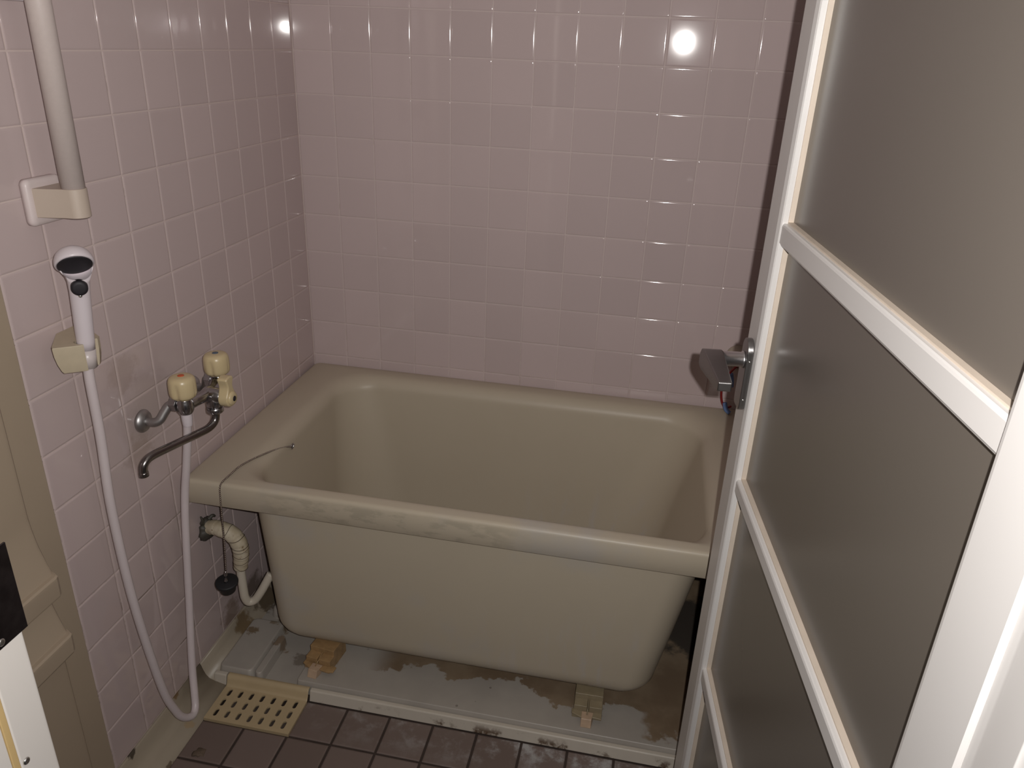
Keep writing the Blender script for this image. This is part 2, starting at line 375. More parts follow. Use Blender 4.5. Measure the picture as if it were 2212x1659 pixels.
mb.box(RIGHT + 0.0011, RIGHT + 0.06, -1.56, 0.05, -0.62, TOP + 0.05, 1)
tag(obj('wall_right', mb, [M_tile, M_grout]), 'pink tiled wall hidden behind the open door', 'wall', kind='structure')
mb = MB(); mb.box(-0.05, 0.396, -1.55, FRONT, -0.62, TOP + 0.05); mb.box(1.207, RIGHT + 0.05, -1.55, FRONT, -0.62, TOP + 0.05); mb.box(0.396, 1.207, -1.55, FRONT, 1.36, TOP + 0.05)
tag(obj('wall_front', mb, M_wallpaint), 'painted wall around the bathroom doorway', 'wall', kind='structure')
mb = MB(); mb.box(-0.05, RIGHT + 0.05, -1.56, 0.05, TOP, TOP + 0.05)
tag(obj('ceiling', mb, M_wallpaint), 'white bathroom ceiling above the frame', 'ceiling', kind='structure')

# tiled floor (the grate's 2 x 1 tile opening stays free) and the sump below the grate
FX = grid(0.06, RIGHT, 0.1, 0.06); FY = grid(FRONT, -0.706, 0.1, -0.706)
mb = MB()
for u in FX:
    for v in FY:
        if v[1] > -0.71 and u[1] < 0.27: continue
        tiles(mb, (0, 0, -0.555), (1, 0, 0), (0, 1, 0), (0, 0, 1), [u], [v], 0.0055, 0.003, 0.006, 0.0040, 0.0012)
mb.box(0.0, RIGHT, -1.56, -0.806, -0.62, -0.5575, 1); mb.box(0.263, RIGHT, -0.806, 0.0, -0.62, -0.5575, 1)
mb.box(0.0, 0.063, -0.806, 0.0, -0.62, -0.5575, 1); mb.box(0.063, 0.263, -0.706, 0.0, -0.62, -0.5575, 1)
mb.box(0.063, 0.263, -0.806, -0.706, -0.63, -0.60, 2)
tag(obj('floor', mb, [M_floor, M_fgrout, M_sump]), 'brown square-tiled floor with dark joints in front of the tub', 'floor', kind='structure')

# moulded pan under the tub: base sheet, raised pads, the ribs between them
mb = MB()
mb.box(0.03, RIGHT, -0.686, -0.003, -0.557, -0.5450)
def pad(x0, x1, y0, y1, z1, r, slope=0.008, z0=-0.546):
    mb.loft([rrect(x0, x1, y0, y1, z0, r), rrect(x0 + slope * 0.7, x1 - slope * 0.7, y0 + slope * 0.7, y1 - slope * 0.7, z1 - 0.002, r),
             rrect(x0 + slope, x1 - slope, y0 + slope, y1 - slope, z1, r), rrect(x0 + slope * 1.5, x1 - slope * 1.5, y0 + slope * 1.5, y1 - slope * 1.5, z1, r)], 0, False, True)
pad(0.030, 0.120, -0.6885, -0.510, -0.5195, 0.012, 0.006)
pad(0.122, 0.143, -0.6885, -0.555, -0.5185, 0.009, 0.003)
pad(0.055, 0.40, -0.480, -0.06, -0.5195, 0.02, 0.006)
pad(0.226, RIGHT + 0.02, -0.6882, -0.02, -0.5190, 0.006, 0.0035)
tag(obj('floor_pan', mb, M_pan), 'stained grey-white moulded floor pan under the bathtub', 'floor', kind='structure')
mb = MB()
def kerb(x0, x1, lip):
    prof = [(-0.6885, -0.547), (-0.6885, -0.5300), (-0.6905, -0.5285), (-0.6970, -0.5285), (-0.6992, -0.5295), (-0.7006, -0.5320), (-0.7035, -0.5450), (-0.7055 - lip, -0.5545)]
    mb.loft([[Vector((x, y, z)) for y, z in prof] for x in (x0, x0 + 0.002, (x0 + x1) / 2, x1 - 0.002, x1)], 0, True, True, False)
kerb(0.2665, RIGHT, 0.001); kerb(0.030, 0.0600, 0.001)
tag(obj('trim_1', mb, M_kerb, bevel=0.0012, segs=2, angle=25), 'pale kerb strip between the floor tiles and the tub pan', 'trim', kind='structure')
mb = MB(); prof = [(-0.001, -0.502), (0.002, -0.508), (0.006, -0.522), (0.0115, -0.5345), (0.019, -0.5430), (0.030, -0.5475), (0.062, -0.5530), (0.062, -0.60), (-0.001, -0.60)]
mb.loft([[Vector((x, y, z)) for x, z in prof] for y in (FRONT, -1.2, -1.0, -0.85, -0.704)], 0, True, True, True)
prof2 = [(-0.001, -0.502), (0.002, -0.508), (0.006, -0.522), (0.012, -0.534), (0.022, -0.542), (0.034, -0.5445), (0.040, -0.5452), (0.040, -0.60), (-0.001, -0.60)]
mb.loft([[Vector((x, y, z)) for x, z in prof2] for y in (-0.704, -0.55, -0.4, -0.2, -0.002)], 0, True, True, True)
tag(obj('baseboard_left', mb, M_cove), 'cream cove base along the foot of the left tiled wall', 'baseboard', kind='structure')

# ---------------------------------------------------------------- drain grate
t = thing('drain_grate', (0.163, -0.756, -0.553), 'cream slotted drain grate set into the floor beside the cove base', 'drain cover')
mb = MB(); gx0, gx1, gy0, gy1, zt = 0.0635, 0.2630, -0.8055, -0.7125, -0.5500
sx = [0.0817 + 0.0268 * k for k in range(7)]; sy = [-0.7850, -0.7560, -0.7270]
ex = [gx0] + [(sx[k] + sx[k + 1]) / 2 for k in range(6)] + [gx1]; ey = [gy0, -0.7705, -0.7415, gy1]
def st_hit(a, hw, hl):                           # distance from a slot's centre to its rounded outline at angle a
    c, sn = abs(math.cos(a)), abs(math.sin(a)); k = hl - hw
    if c > 1e-9 and hw / c * sn <= k: return hw / c
    bq = sn * k; return bq + math.sqrt(max(0.0, bq * bq - k * k + hw * hw))
for i in range(7):
    for k in range(3):
        x0, x1, y0, y1 = ex[i], ex[i + 1], ey[k], ey[k + 1]; cx, cy = sx[i], sy[k]
        an = sorted([2 * PI * q / 28 + 0.01 for q in range(28)] + [math.atan2(yy - cy, xx - cx) % (2 * PI) for xx in (x0, x1) for yy in (y0, y1)])
        S, ring = [], []
        for a in an:
            dx, dy = math.cos(a), math.sin(a); r = st_hit(a, 0.0043, 0.0104); S.append((cx + dx * r, cy + dy * r, zt)); q = 1e9
            if abs(dx) > 1e-9: q = min(q, ((x1 if dx > 0 else x0) - cx) / dx)
            if abs(dy) > 1e-9: q = min(q, ((y1 if dy > 0 else y0) - cy) / dy)
            ring.append((cx + dx * q, cy + dy * q, zt))
        n = len(an)
        mb.add(S + ring, [(a, (a + 1) % n, n + (a + 1) % n, n + a) for a in range(n)], 0, False)
        mb.loft([[Vector(p) for p in S], [Vector((p[0], p[1], zt - 0.004)) for p in S]], 0, False, False, False)
mb.box(gx0, gx1, gy0 - 0.0003, gy0, zt - 0.008, zt); mb.box(gx0 - 0.0003, gx0, gy0, gy1, zt - 0.008, zt); mb.box(gx1, gx1 + 0.0003, gy0, gy1, zt - 0.008, zt)
obj('slotted_plate', mb, M_grate, t)
mb = MB(); prof = [(-0.7125, -0.5500), (-0.7100, -0.5492), (-0.7070, -0.5450), (-0.7045, -0.5370), (-0.7015, -0.5305), (-0.6970, -0.5278), (-0.6905, -0.5272), (-0.6892, -0.5290), (-0.6955, -0.5305), (-0.7005, -0.5340), (-0.7030, -0.5430), (-0.7060, -0.5535), (-0.7125, -0.5540)]
mb.loft([[Vector((x, y, z)) for y, z in prof] for x in (gx0, gx0 + 0.002, 0.16, gx1 - 0.002, gx1)], 0, True, True, True)
obj('raised_flange', mb, M_grate, t)

# ---------------------------------------------------------------- bathtub
t = thing('bathtub', (0.60, -0.34, -0.53), 'cream resin bathtub with a wide rim standing on plastic feet', 'bathtub')
mb = MB(); n = 12
def L(x0, x1, y0, y1, z, r): return rrect(x0, x1, y0, y1, z, r, n)
XR = 1.225
loops = [L(0.215, 0.94, -0.56, -0.13, -0.476, 0.03), L(0.195, 0.955, -0.575, -0.115, -0.476, 0.05)]
for k in range(1, 7):                            # turn of the bottom edge
    a = PI / 2 * k / 6; s_, c_ = math.sin(a), 1 - math.cos(a)
    loops.append(L(0.195 - 0.056 * s_, 0.955 + 0.074 * s_, -0.575 - 0.050 * s_, -0.115 + 0.045 * s_, -0.476 + 0.058 * c_, 0.05 + 0.012 * s_))
loops += [L(0.135, 1.052, -0.632, -0.068, -0.30, 0.062), L(0.126, 1.088, -0.644, -0.060, -0.100, 0.062), L(0.124, 1.092, -0.646, -0.058, -0.0825, 0.062)]
loops += [L(0.006, XR, -0.672, -0.004, -0.0825, 0.012), L(0.004, XR + 0.001, -0.6745, -0.002, -0.080, 0.014), L(0.004, XR, -0.6735, -0.002, -0.034, 0.014)]
for k in range(1, 5):
    a = PI / 2 * k / 4; s_, c_ = 1 - math.cos(a), math.sin(a)
    loops.append(L(0.004 + 0.009 * s_, XR - 0.009 * s_, -0.6735 + 0.009 * s_, -0.002 - 0.004 * s_, -0.034 + 0.009 * c_, 0.014))
loops += [L(0.045, 1.175, -0.652, -0.022, -0.0235, 0.05)]
# the rim rolls into the basin: broad on the left and at the back, tight along the front
IN = (0.128, 1.090, -0.634, -0.074)
for k in range(0, 8):
    a = PI / 2 * k / 7; s_, c_ = math.sin(a), 1 - math.cos(a)
    q = 1 - s_
    loops.append(L(IN[0] - 0.040 * q, IN[1] + 0.080 * q, IN[2] - 0.012 * q, IN[3] + 0.034 * q, -0.0236 - 0.036 * c_ - 0.001 * k / 7, 0.100 - 0.005 * q))
loops += [L(0.140, 1.052, -0.628, -0.085, -0.18, 0.125), L(0.152, 1.012, -0.618, -0.098, -0.33, 0.15), L(0.160, 0.992, -0.610, -0.106, -0.385, 0.155)]
for k in range(1, 6):
    a = PI / 2 * k / 5; s_, c_ = 1 - math.cos(a), math.sin(a)
    loops.append(L(0.160 + 0.055 * s_, 0.992 - 0.055 * s_, -0.610 + 0.055 * s_, -0.106 - 0.055 * s_, -0.385 - 0.055 * c_, 0.155))
mb.loft(loops, 0, True, True, True)
obj('tub_shell', mb, M_tub, t)
def foot(name, x, y, tw, mat, wide):
    f = MB()
    R = Matrix.Rotation(tw, 3, 'Z')
    def P(a, b, c): v = R @ Vector((a, b, 0)); return Vector((x + v.x, y + v.y, c))
    def pl(out, z0, z1): f.loft([[P(a, b, z0) for a, b in out], [P(a, b, z1) for a, b in out]], 0, True, True, False)
    w_ = 0.031
    pl([(-w_, 0.015), (w_, 0.015), (w_, 0.07), (-w_, 0.07)], -0.5195, -0.474)                 # block under the shell
    pl([(-w_, -0.006), (-0.002, -0.006), (-0.002, 0.018), (-w_, 0.018)], -0.5195, -0.488)
    pl([(0.002, -0.006), (w_, -0.006), (w_, 0.018), (0.002, 0.018)], -0.5195, -0.488)
    pl([(-w_ - 0.004, -0.013), (-w_ - 0.004, 0.0), (w_ + wide, 0.0), (w_ + wide, -0.016), (w_, -0.021), (0.010, -0.019), (-0.014, -0.022)], -0.5070, -0.5025)
    pl([(-w_ - 0.003, -0.010), (w_, -0.010), (w_, -0.001), (-w_ - 0.003, -0.001)], -0.5195, -0.5070)
    o_ = obj(name, f, mat, t, bevel=0.0012, segs=2)
    g = MB()
    f2 = [(-0.013, -0.036), (0.010, -0.036), (0.013, -0.014), (-0.013, -0.014)]
    g.loft([[P(a, b, -0.5192) for a, b in f2], [P(a * 1.0, b + 0.004, -0.513) for a, b in f2], [P(a, b + 0.008, -0.5015) for a, b in f2]], 0, True, True, False)
    gg = obj('adjuster_tab', g, M_foot_tip, o_, bevel=0.0015, segs=2); gg['label'] = 'paler tab at the toe of the foot'
    h = MB(); h.tube([P(-0.001, -0.016, -0.5005), P(0.0, 0.0, -0.4935), P(0.001, 0.03, -0.478)], 0.0013, 8, sub=1)
    obj('tie_rod', h, mat, o_)
    return o_
foot('foot', 0.264, -0.638, -0.12, M_foot, 0.014)['label'] = 'amber plastic foot'
foot('foot', 0.893, -0.636, 0.02, M_foot2, 0.0)['label'] = 'tan plastic foot'

# ---------------------------------------------------------------- bath plug on its ball chain
t = thing('bath_plug', (0.088, -0.690, -0.29), 'black rubber bath plug hanging on a ball chain over the tub rim', 'bath plug')
anchor = Vector((0.1290, -0.425, -0.062)); path = [anchor + Vector((0.002, 0, 0.001)), Vector((0.122, -0.47, -0.044)), Vector((0.112, -0.545, -0.026)), Vector((0.1005, -0.603, -0.0195)), Vector((0.097, -0.645, -0.0205)), Vector((0.0955, -0.670, -0.022)), Vector((0.0945, -0.679, -0.030)), Vector((0.0935, -0.6815, -0.06)), Vector((0.0915, -0.684, -0.15)), Vector((0.0885, -0.688, -0.236))]
pts = spline(path, 24); acc = [0]
for i in range(1, len(pts)): acc.append(acc[-1] + (pts[i] - pts[i - 1]).length)
mb = MB(); mb.tube([tuple(p) for p in pts[::6]] + [tuple(pts[-1])], 0.0008, 6, sub=1)
d, i = 0.0, 0
while d < acc[-1]:
    while acc[i + 1] < d: i += 1
    q = (d - acc[i]) / max(1e-9, acc[i + 1] - acc[i]); mb.ball(pts[i].lerp(pts[i + 1], q), 0.0021, 0, 8, 5); d += 0.0046
obj('ball_chain', mb, M_chain, t)
mb = MB(); mb.lathe(anchor - Vector((0.006, 0, 0)), (1, 0, 0.25), [(0, 0.0065), (0.002, 0.0070), (0.0035, 0.004), (0.009, 0.003), (0.010, 0.001)], 16)
mb.tube([anchor + Vector((0.002, 0.003, 0.007)), anchor + Vector((0.006, 0, 0.004)), anchor + Vector((0.003, -0.004, -0.003)), anchor + Vector((0.001, 0.002, -0.005))], 0.0018, 8)
obj('chain_eye', mb, M_chrome, t)
pc = Vector((0.0878, -0.690, -0.2620))
mb = MB(); mb.lathe(pc, Vector((0.06, -0.16, 1)), [(-0.030, 0.001), (-0.030, 0.0145), (-0.028, 0.0160), (-0.012, 0.0190), (-0.0105, 0.0205), (-0.008, 0.0235), (-0.003, 0.0243), (-0.001, 0.0238), (0.0, 0.022), (-0.0005, 0.001)], 40)
obj('plug', mb, M_rubber, t)
mb = MB(); mb.lathe(pc + Vector((0, -0.002, -0.001)), (0.02, 0.06, 1), [(0, 0.0045), (0.004, 0.0046), (0.006, 0.003), (0.014, 0.0028), (0.016, 0.0038), (0.020, 0.0036), (0.024, 0.002), (0.028, 0.0012)], 14)
obj('swivel', mb, M_chrome, t)

# ---------------------------------------------------------------- faucet
t = thing('bath_faucet', (0.0, -0.685, 0.15), 'two-handle chrome bath mixer with ivory knobs on the left tiled wall', 'faucet')
V1, V2, BZ, BX = -0.733, -0.613, 0.183, 0.080
mb = MB()
for y, sgn in ((V1, -1), (V2, 1)):
    mb.lathe((BX, y, BZ - 0.017), (0, 0, 1), [(-0.002, 0.0095), (0, 0.012), (0.006, 0.0155), (0.016, 0.0165), (0.024, 0.0150), (0.028, 0.0135), (0.034, 0.013)], 28)
mb.tube([(BX, V1, BZ), (BX + 0.004, V1 + 0.02, BZ - 0.001), (BX + 0.010, V1 + 0.04, BZ - 0.001), (BX + 0.012, -0.672, BZ - 0.001), (BX + 0.010, V2 - 0.04, BZ - 0.001), (BX + 0.004, V2 - 0.02, BZ - 0.001), (BX, V2, BZ)], lambda q: 0.0135 - 0.0035 * math.sin(PI * q) ** 2 + 0.004 * math.exp(-((q - 0.5) / 0.12) ** 2), 22)
mb.lathe((BX + 0.006, -0.672, BZ - 0.004), (1, 0, -0.05), [(0, 0.016), (0.016, 0.0170), (0.026, 0.0165), (0.032, 0.0140), (0.040, 0.0125)], 26)
mb.lathe((0.104, -0.673, BZ), (0, 0, -1), [(0.0, 0.012), (0.008, 0.0160), (0.024, 0.0162), (0.027, 0.0150)], 26)
obj('body', mb, M_chrome, t)
for y, sgn in ((V1, -1), (V2, 1)):
    fy = y + sgn * 0.024
    mb = MB(); mb.tube([(0.010, fy, 0.150), (0.026, fy, 0.150), (0.036, fy - sgn * 0.004, 0.155), (0.043, y + sgn * 0.013, 0.168), (0.050, y + sgn * 0.006, 0.180), (0.058, y + sgn * 0.001, 0.183), (0.066, y, 0.183)], 0.0088, 18)
    lg = obj('supply_leg', mb, M_chrome_pipe, t)
    mb = MB(); mb.lathe((0.0005, fy, 0.150), (1, 0, 0), [(0, 0.0225), (0.003, 0.0228), (0.007, 0.0205), (0.011, 0.0150), (0.013, 0.0105)], 34)
    obj('wall_flange', mb, M_chrome_pipe, lg)
    mb = MB(); mb.lathe((0.052, y + sgn * 0.001, 0.183), (1, 0, 0), [(0, 0.0125), (0.0015, 0.0150), (0.0145, 0.0150), (0.016, 0.0125)], 6, smooth=False)
    obj('union_nut', mb, M_chrome, lg, bevel=0.001, segs=2)
    mb = MB()
    def mod(th, h): 
        k = max(0.0, min(1.0, (0.036 - h) / 0.010)); return 1.0 - 0.075 * k * max(0.0, math.cos(2.5 * th + 0.6)) ** 6 * 2.0 if True else 1
    mb.lathe((BX, y, 0.2000), (0, 0, 1), [(-0.003, 0.016), (-0.001, 0.0175), (0.0005, 0.0180), (0.001, 0.0215), (0.004, 0.0238), (0.010, 0.0250), (0.022, 0.0252), (0.032, 0.0248), (0.038, 0.0232), (0.0415, 0.0200), (0.0432, 0.0150), (0.0437, 0.0080), (0.0437, 0.001)], 80, mod=mod)
    kn = obj('knob', mb, M_knob, t)
    mb = MB(); mb.lathe((BX, y, 0.2434), (0, 0, 1), [(0, 0.0062), (0.0010, 0.0060), (0.0014, 0.004), (0.0015, 0.0005)], 24)
    obj('hot_mark' if sgn < 0 else 'cold_mark', mb, M_red if sgn < 0 else M_blue, kn)['label'] = 'round red mark' if sgn < 0 else 'round blue-grey mark'
mb = MB(); out = []
for k in range(0, 25):                            # lever outline in the y-z plane: round hub below, waisted thumb blade above
    a = PI * 0.80 + 2 * PI * 0.70 * k / 24 - 0.0; out.append((0.0175 * math.sin(a + PI / 2 - 2.2), 0.0175 * math.cos(a + PI / 2 - 2.2)))
hub = [(0.0175 * math.cos(a), 0.0175 * math.sin(a)) for a in [math.radians(v) for v in range(-220, 41, 13)]]
blade = [(0.0095, 0.0200), (0.0085, 0.0260), (0.0105, 0.0330), (0.0130, 0.0400), (0.0120, 0.0440), (0.0, 0.0465), (-0.0120, 0.0440), (-0.0130, 0.0400), (-0.0105, 0.0330), (-0.0085, 0.0260), (-0.0095, 0.0200)]
outl = hub + blade; LY, LZ = -0.669, 0.176
mb.prism([(0.119, LY + a, LZ + b) for a, b in outl], (0.0215, 0, 0))
lv = obj('diverter_lever', mb, M_knob, t, bevel=0.0035, segs=4, angle=50)
mb = MB(); mb.lathe((0.1385, LY, LZ), (1, 0, 0), [(0, 0.0150), (0.004, 0.0140), (0.0065, 0.0110), (0.0070, 0.0060)], 28); obj('lever_hub', mb, M_knob, lv)
mb = MB(); mb.lathe((0.1453, LY, LZ), (1, 0, 0), [(0, 0.0055), (0.0008, 0.0053), (0.0010, 0.0005)], 22); obj('lever_cap', mb, M_black, lv)['label'] = 'small black cap on the lever hub'
mb = MB(); mb.lathe((0.104, -0.674, 0.156), (0, 0, -1), [(0, 0.0145), (0.001, 0.0162), (0.010, 0.0162), (0.0125, 0.0140), (0.014, 0.0095)], 28)
obj('spout_nut', mb, M_chrome, t)
mb = MB(); mb.tube([(0.104, -0.674, 0.150), (0.104, -0.675, 0.136), (0.1025, -0.681, 0.1245), (0.099, -0.695, 0.118), (0.094, -0.715, 0.1175), (0.084, -0.755, 0.1195), (0.074, -0.795, 0.1215), (0.067, -0.823, 0.1225), (0.063, -0.839, 0.1205), (0.0605, -0.848, 0.1135), (0.0595, -0.851, 0.104), (0.0595, -0.851, 0.0945)], lambda q: 0.0078, 20)
mb.lathe((0.0595, -0.851, 0.0945), (0, 0, 1), [(-0.0035, 0.0070), (-0.003, 0.0086), (0.003, 0.0086), (0.006, 0.0080)], 20)
obj('spout', mb, M_spout, t)

# ---------------------------------------------------------------- hand shower with hose, and its holder
t = thing('hand_shower', (0.07, -0.934, 0.35), 'white hand shower with a black spray face hanging in the wall holder, hose attached', 'shower head')
B0, B1 = Vector((0.0625, -0.9355, 0.345)), Vector((0.071, -0.932, 0.478))
mb = MB(); N = Vector((0.5, -0.5, -0.707)).normalized()
FC = Vector((0.0745, -0.9370, 0.5080))
axis = (B1 - B0).normalized(); loops = []; seg = 36
side = axis.cross(N).normalized()
def ring(c, ax, r, sq=1.0):
    s1 = (side - ax * side.dot(ax)).normalized(); s2 = ax.cross(s1)
    return [c + s1 * (r * math.cos(2 * PI * k / seg)) + s2 * (r * sq * math.sin(2 * PI * k / seg)) for k in range(seg)]
for q, r in ((0.20, 0.0128), (0.30, 0.0131), (0.6, 0.0138), (0.9, 0.0144)):
    loops.append(ring(B0.lerp(B1, q), axis, r))
for q, r in ((0.0, 0.0156), (0.20, 0.0190), (0.45, 0.0228), (0.68, 0.0256), (0.85, 0.0268), (1.0, 0.0272)):
    ax = axis.lerp(N, q ** 0.8 * 1.0).normalized() if q > 0 else axis
    c0 = B1 + (axis * 0.004)
    c = (1 - q) ** 2 * c0 + 2 * q * (1 - q) * (c0 + axis * 0.026 - N * 0.010) + q * q * (FC - N * 0.004)
    loops.append(ring(c, ax, r))
loops.append(ring(FC - N * 0.0012, N, 0.0268)); loops.append(ring(FC, N, 0.0254))
mb.loft(loops, 0, True, True)
mb.lathe(FC, N, [(-0.0290, 0.0005), (-0.0286, 0.006), (-0.0265, 0.0125), (-0.0225, 0.0190), (-0.0170, 0.0238), (-0.0100, 0.0266), (-0.0045, 0.0273), (-0.0012, 0.0268), (0.0, 0.0255)], 40)
bd = obj('shower_body', mb, M_white, t)
mb = MB(); mb.lathe(FC - N * 0.0015, N, [(0, 0.0243), (0.0022, 0.0241), (0.0030, 0.0228), (0.0034, 0.015), (0.0035, 0.0005)], 40)
obj('spray_face', mb, M_black, t)['label'] = 'black oval-looking spray face'
kc = B1 + axis * 0.003; kn_ = (N + Vector((0.05, -0.20, 0.35))).normalized()
kn_ = (kn_ - axis * kn_.dot(axis) * 0.8).normalized()
mb = MB(); mb.lathe(kc - axis * 0.004 + kn_ * 0.0105, kn_, [(0, 0.0118), (0.0085, 0.0118), (0.0105, 0.0108), (0.0112, 0.0070), (0.0113, 0.0005)], 28)
b_ = obj('stop_button', mb, M_black, t); b_['label'] = 'black round button below the spray face'
mb = MB(); mb.ball(kc + kn_ * 0.0165 - axis * 0.0165, 0.0030, 0, 12, 8); obj('button_pin', mb, M_screw, b_)
mb = MB(); mb.tube([B0 + axis * -0.0035, B0 + axis * 0.0262], 0.0131, 28, sub=1); obj('hose_sleeve', mb, M_sleeve, t)
mb = MB(); mb.tube([B0 + axis * 0.001, (0.0615, -0.9375, 0.32), (0.057, -0.934, 0.21), (0.052, -0.936, 0.07), (0.050, -0.926, -0.138), (0.050, -0.897, -0.37), (0.0545, -0.876, -0.458), (0.060, -0.862, -0.490), (0.0655, -0.843, -0.5045), (0.063, -0.826, -0.500), (0.056, -0.812, -0.478), (0.044, -0.789, -0.42), (0.037, -0.757, -0.285), (0.045, -0.733, -0.058), (0.063, -0.731, 0.052), (0.074, -0.732, 0.11), (0.080, -0.733, 0.150)], 0.0079, 18, sub=10)
obj('hose', mb, M_hose, t)
mb = MB(); mb.lathe((0.080, -0.733, 0.167), (0, 0, -1), [(0, 0.0095), (0.002, 0.0105), (0.016, 0.0102), (0.026, 0.0092), (0.028, 0.0085)], 12, smooth=False); obj('hose_nut', mb, M_white, t, bevel=0.0006, segs=2)
t = thing('shower_holder', (0.0, -0.93, 0.36), 'cream plastic shower holder screwed to the left tiled wall', 'shower holder')
mb = MB()
def outl(k, z):                                   # fork seen from above, gripping the handle, scaled by k about the slot
    S = Vector((0.0625, -0.9355)); out = [(0.001, -0.920), (0.034, -0.970), (0.040, -0.9755), (0.0695, -0.9535), (0.0725, -0.9490)]
    for a in range(-60, -301, -24): out.append((S.x + 0.0142 * math.cos(math.radians(a)), S.y + 0.0142 * math.sin(math.radians(a))))
    out += [(0.0735, -0.919), (0.070, -0.910), (0.055, -0.900), (0.030, -0.888), (0.001, -0.872)]
    r = []
    for j, (x, y) in enumerate(out):
        if 4 < j < len(out) - 5: r.append(Vector((x, y, z)))
        else: r.append(Vector((x if x < 0.002 else S.x + (x - S.x) * (k if x > S.x or True else 1), S.y + (y - S.y) * k, z)))
    return r
mb.loft([outl(0.80, 0.3400), outl(0.86, 0.3440), outl(0.95, 0.356), outl(1.0, 0.368), outl(1.02, 0.3825), outl(1.0, 0.3845)], 0, True, True, False)
hb = obj('holder_fork', mb, M_holder, t, bevel=0.0015, segs=2, angle=35)
mb = MB(); mb.lathe((0.0003, -0.866, 0.345), (1, 0, 0), [(0, 0.0225), (0.003, 0.0225), (0.005, 0.020), (0.006, 0.010)], 26); obj('holder_base', mb, M_holder, t)
mb = MB(); mb.lathe((0.040, -0.957, 0.3475), (0, 0, -1), [(0, 0.004), (0.006, 0.0038), (0.007, 0.002)], 12); obj('holder_screw', mb, M_chrome, t)

# ---------------------------------------------------------------- grab bar
t = thing('grab_bar', (0.0, -0.893, 0.592), 'vertical beige grab bar on brackets, upper part of the left tiled wall', 'grab bar')
mb = MB(); mb.tube([(0.060, -0.893, 0.612), (0.060, -0.893, 1.240)], 0.0166, 32, sub=1); obj('bar', mb, M_bar, t)
for zc in (0.592, 1.262):
    mb = MB()
    def yz(y0, y1, z0, z1, x, r): return [Vector((x, p.x, p.y)) for p in rrect(y0, y1, z0, z1, 0, r, 6)]
    A = (-0.930, -0.857, zc - 0.0345, zc + 0.0345)
    mb.loft([yz(A[0], A[1], A[2], A[3], 0.0004, 0.009), yz(A[0], A[1], A[2], A[3], 0.008, 0.009), yz(A[0] + 0.002, A[1] - 0.002, A[2] + 0.002, A[3] - 0.002, 0.0115, 0.008), yz(A[0] + 0.007, A[1] - 0.007, A[2] + 0.007, A[3] - 0.007, 0.0125, 0.006)], 0, True, True, True)
    pl = obj('wall_plate', mb, M_bar_plate, t, bevel=0.0, segs=2)
    mb = MB(); h = 0.0215; o_ = [(0.010, -0.9215), (0.030, -0.9165), (0.050, -0.911)]
    for a in range(-80, 81, 16): o_.append((0.0605 + 0.0178 * math.cos(math.radians(a)), -0.893 + 0.0178 * math.sin(math.radians(a))))
    o_ += [(0.050, -0.875), (0.030, -0.8695), (0.010, -0.8645)]
    mb.prism([(x, y, zc - h) for x, y in o_], (0, 0, 2 * h)); obj('bracket_arm', mb, M_bar_arm, t, bevel=0.0012, segs=2)

# ---------------------------------------------------------------- wrapped drain pipe
t = thing('drain_pipe', (0.0, -0.612, -0.19), 'tape-wrapped white pipe bending from the left wall into the tub end', 'pipe')
mb = MB(); mb.tube([(0.081, -0.620, -0.262), (0.080, -0.620, -0.300), (0.080, -0.619, -0.345), (0.0805, -0.617, -0.366), (0.0850, -0.612, -0.3815), (0.0975, -0.605, -0.3790), (0.112, -0.600, -0.357), (0.124, -0.595, -0.334), (0.136, -0.588, -0.310)], 0.0099, 20); obj('bare_pipe', mb, M_pipe, t)
wp = [(0.002, -0.613, -0.190), (0.024, -0.617, -0.181), (0.046, -0.620, -0.181), (0.067, -0.620, -0.188), (0.0815, -0.620, -0.205), (0.0865, -0.620, -0.228), (0.0850, -0.620, -0.252), (0.0815, -0.620, -0.273), (0.0808, -0.620, -0.284)]
mb = MB(); mb.tube(wp, lambda q: (0.0150 + 0.0030 * math.sin(PI * min(1, q * 1.15)) + 0.0009 * ((q * 11) % 1.0)) * (1.0 if q < 0.93 else max(0.60, 1 - (q - 0.93) / 0.07 * 0.4)), 28, sub=14)
wr = obj('tape_wrap', mb, M_tape, t)
P = spline(wp, 14); mb = MB()
for q in (0.34, 0.47, 0.585, 0.63, 0.70, 0.80, 0.88):
    i = int(q * (len(P) - 1)); T = (P[i + 1] - P[i - 1]).normalized(); a = (Vector((0, 1, 0)) - T * T.y).normalized(); b = T.cross(a); r = 0.0150 + 0.0030 * math.sin(PI * min(1, q * 1.15)) + 0.0006
    sk = random.uniform(-0.006, 0.006)
    mb.tube([P[i] + a * r * math.cos(x) + b * r * math.sin(x) + T * (sk * math.sin(x) + 0.001 * math.sin(3 * x)) for x in (2 * PI * k / 28 for k in range(29))], 0.00065, 6, sub=1)
obj('tape_seam', mb, M_seam, wr)['label'] = 'dirty dark edges of the tape turns'
mb = MB(); random.seed(3)
rg = [random.uniform(0.85, 1.12) for _ in range(26)]
mb.lathe((0.0004, -0.6125, -0.191), (1, 0.05, 0), [(0, 0.0285), (0.006, 0.0275), (0.012, 0.0225), (0.017, 0.0175), (0.018, 0.0145)], 26, mod=lambda th, h: rg[int(round(th / (2 * PI) * 26)) % 26])
mb.tube([(0.004, -0.627, -0.168), (0.010, -0.632, -0.156), (0.008, -0.634, -0.145)], lambda q: 0.0055 * (1 - 0.7 * q), 8)
mb.tube([(0.012, -0.612, -0.164), (0.018, -0.606, -0.158), (0.020, -0.600, -0.163)], lambda q: 0.0050 * (1 - 0.5 * q), 8)
obj('wall_putty', mb, M_putty, t)['label'] = 'ragged dark putty where the pipe enters the wall'

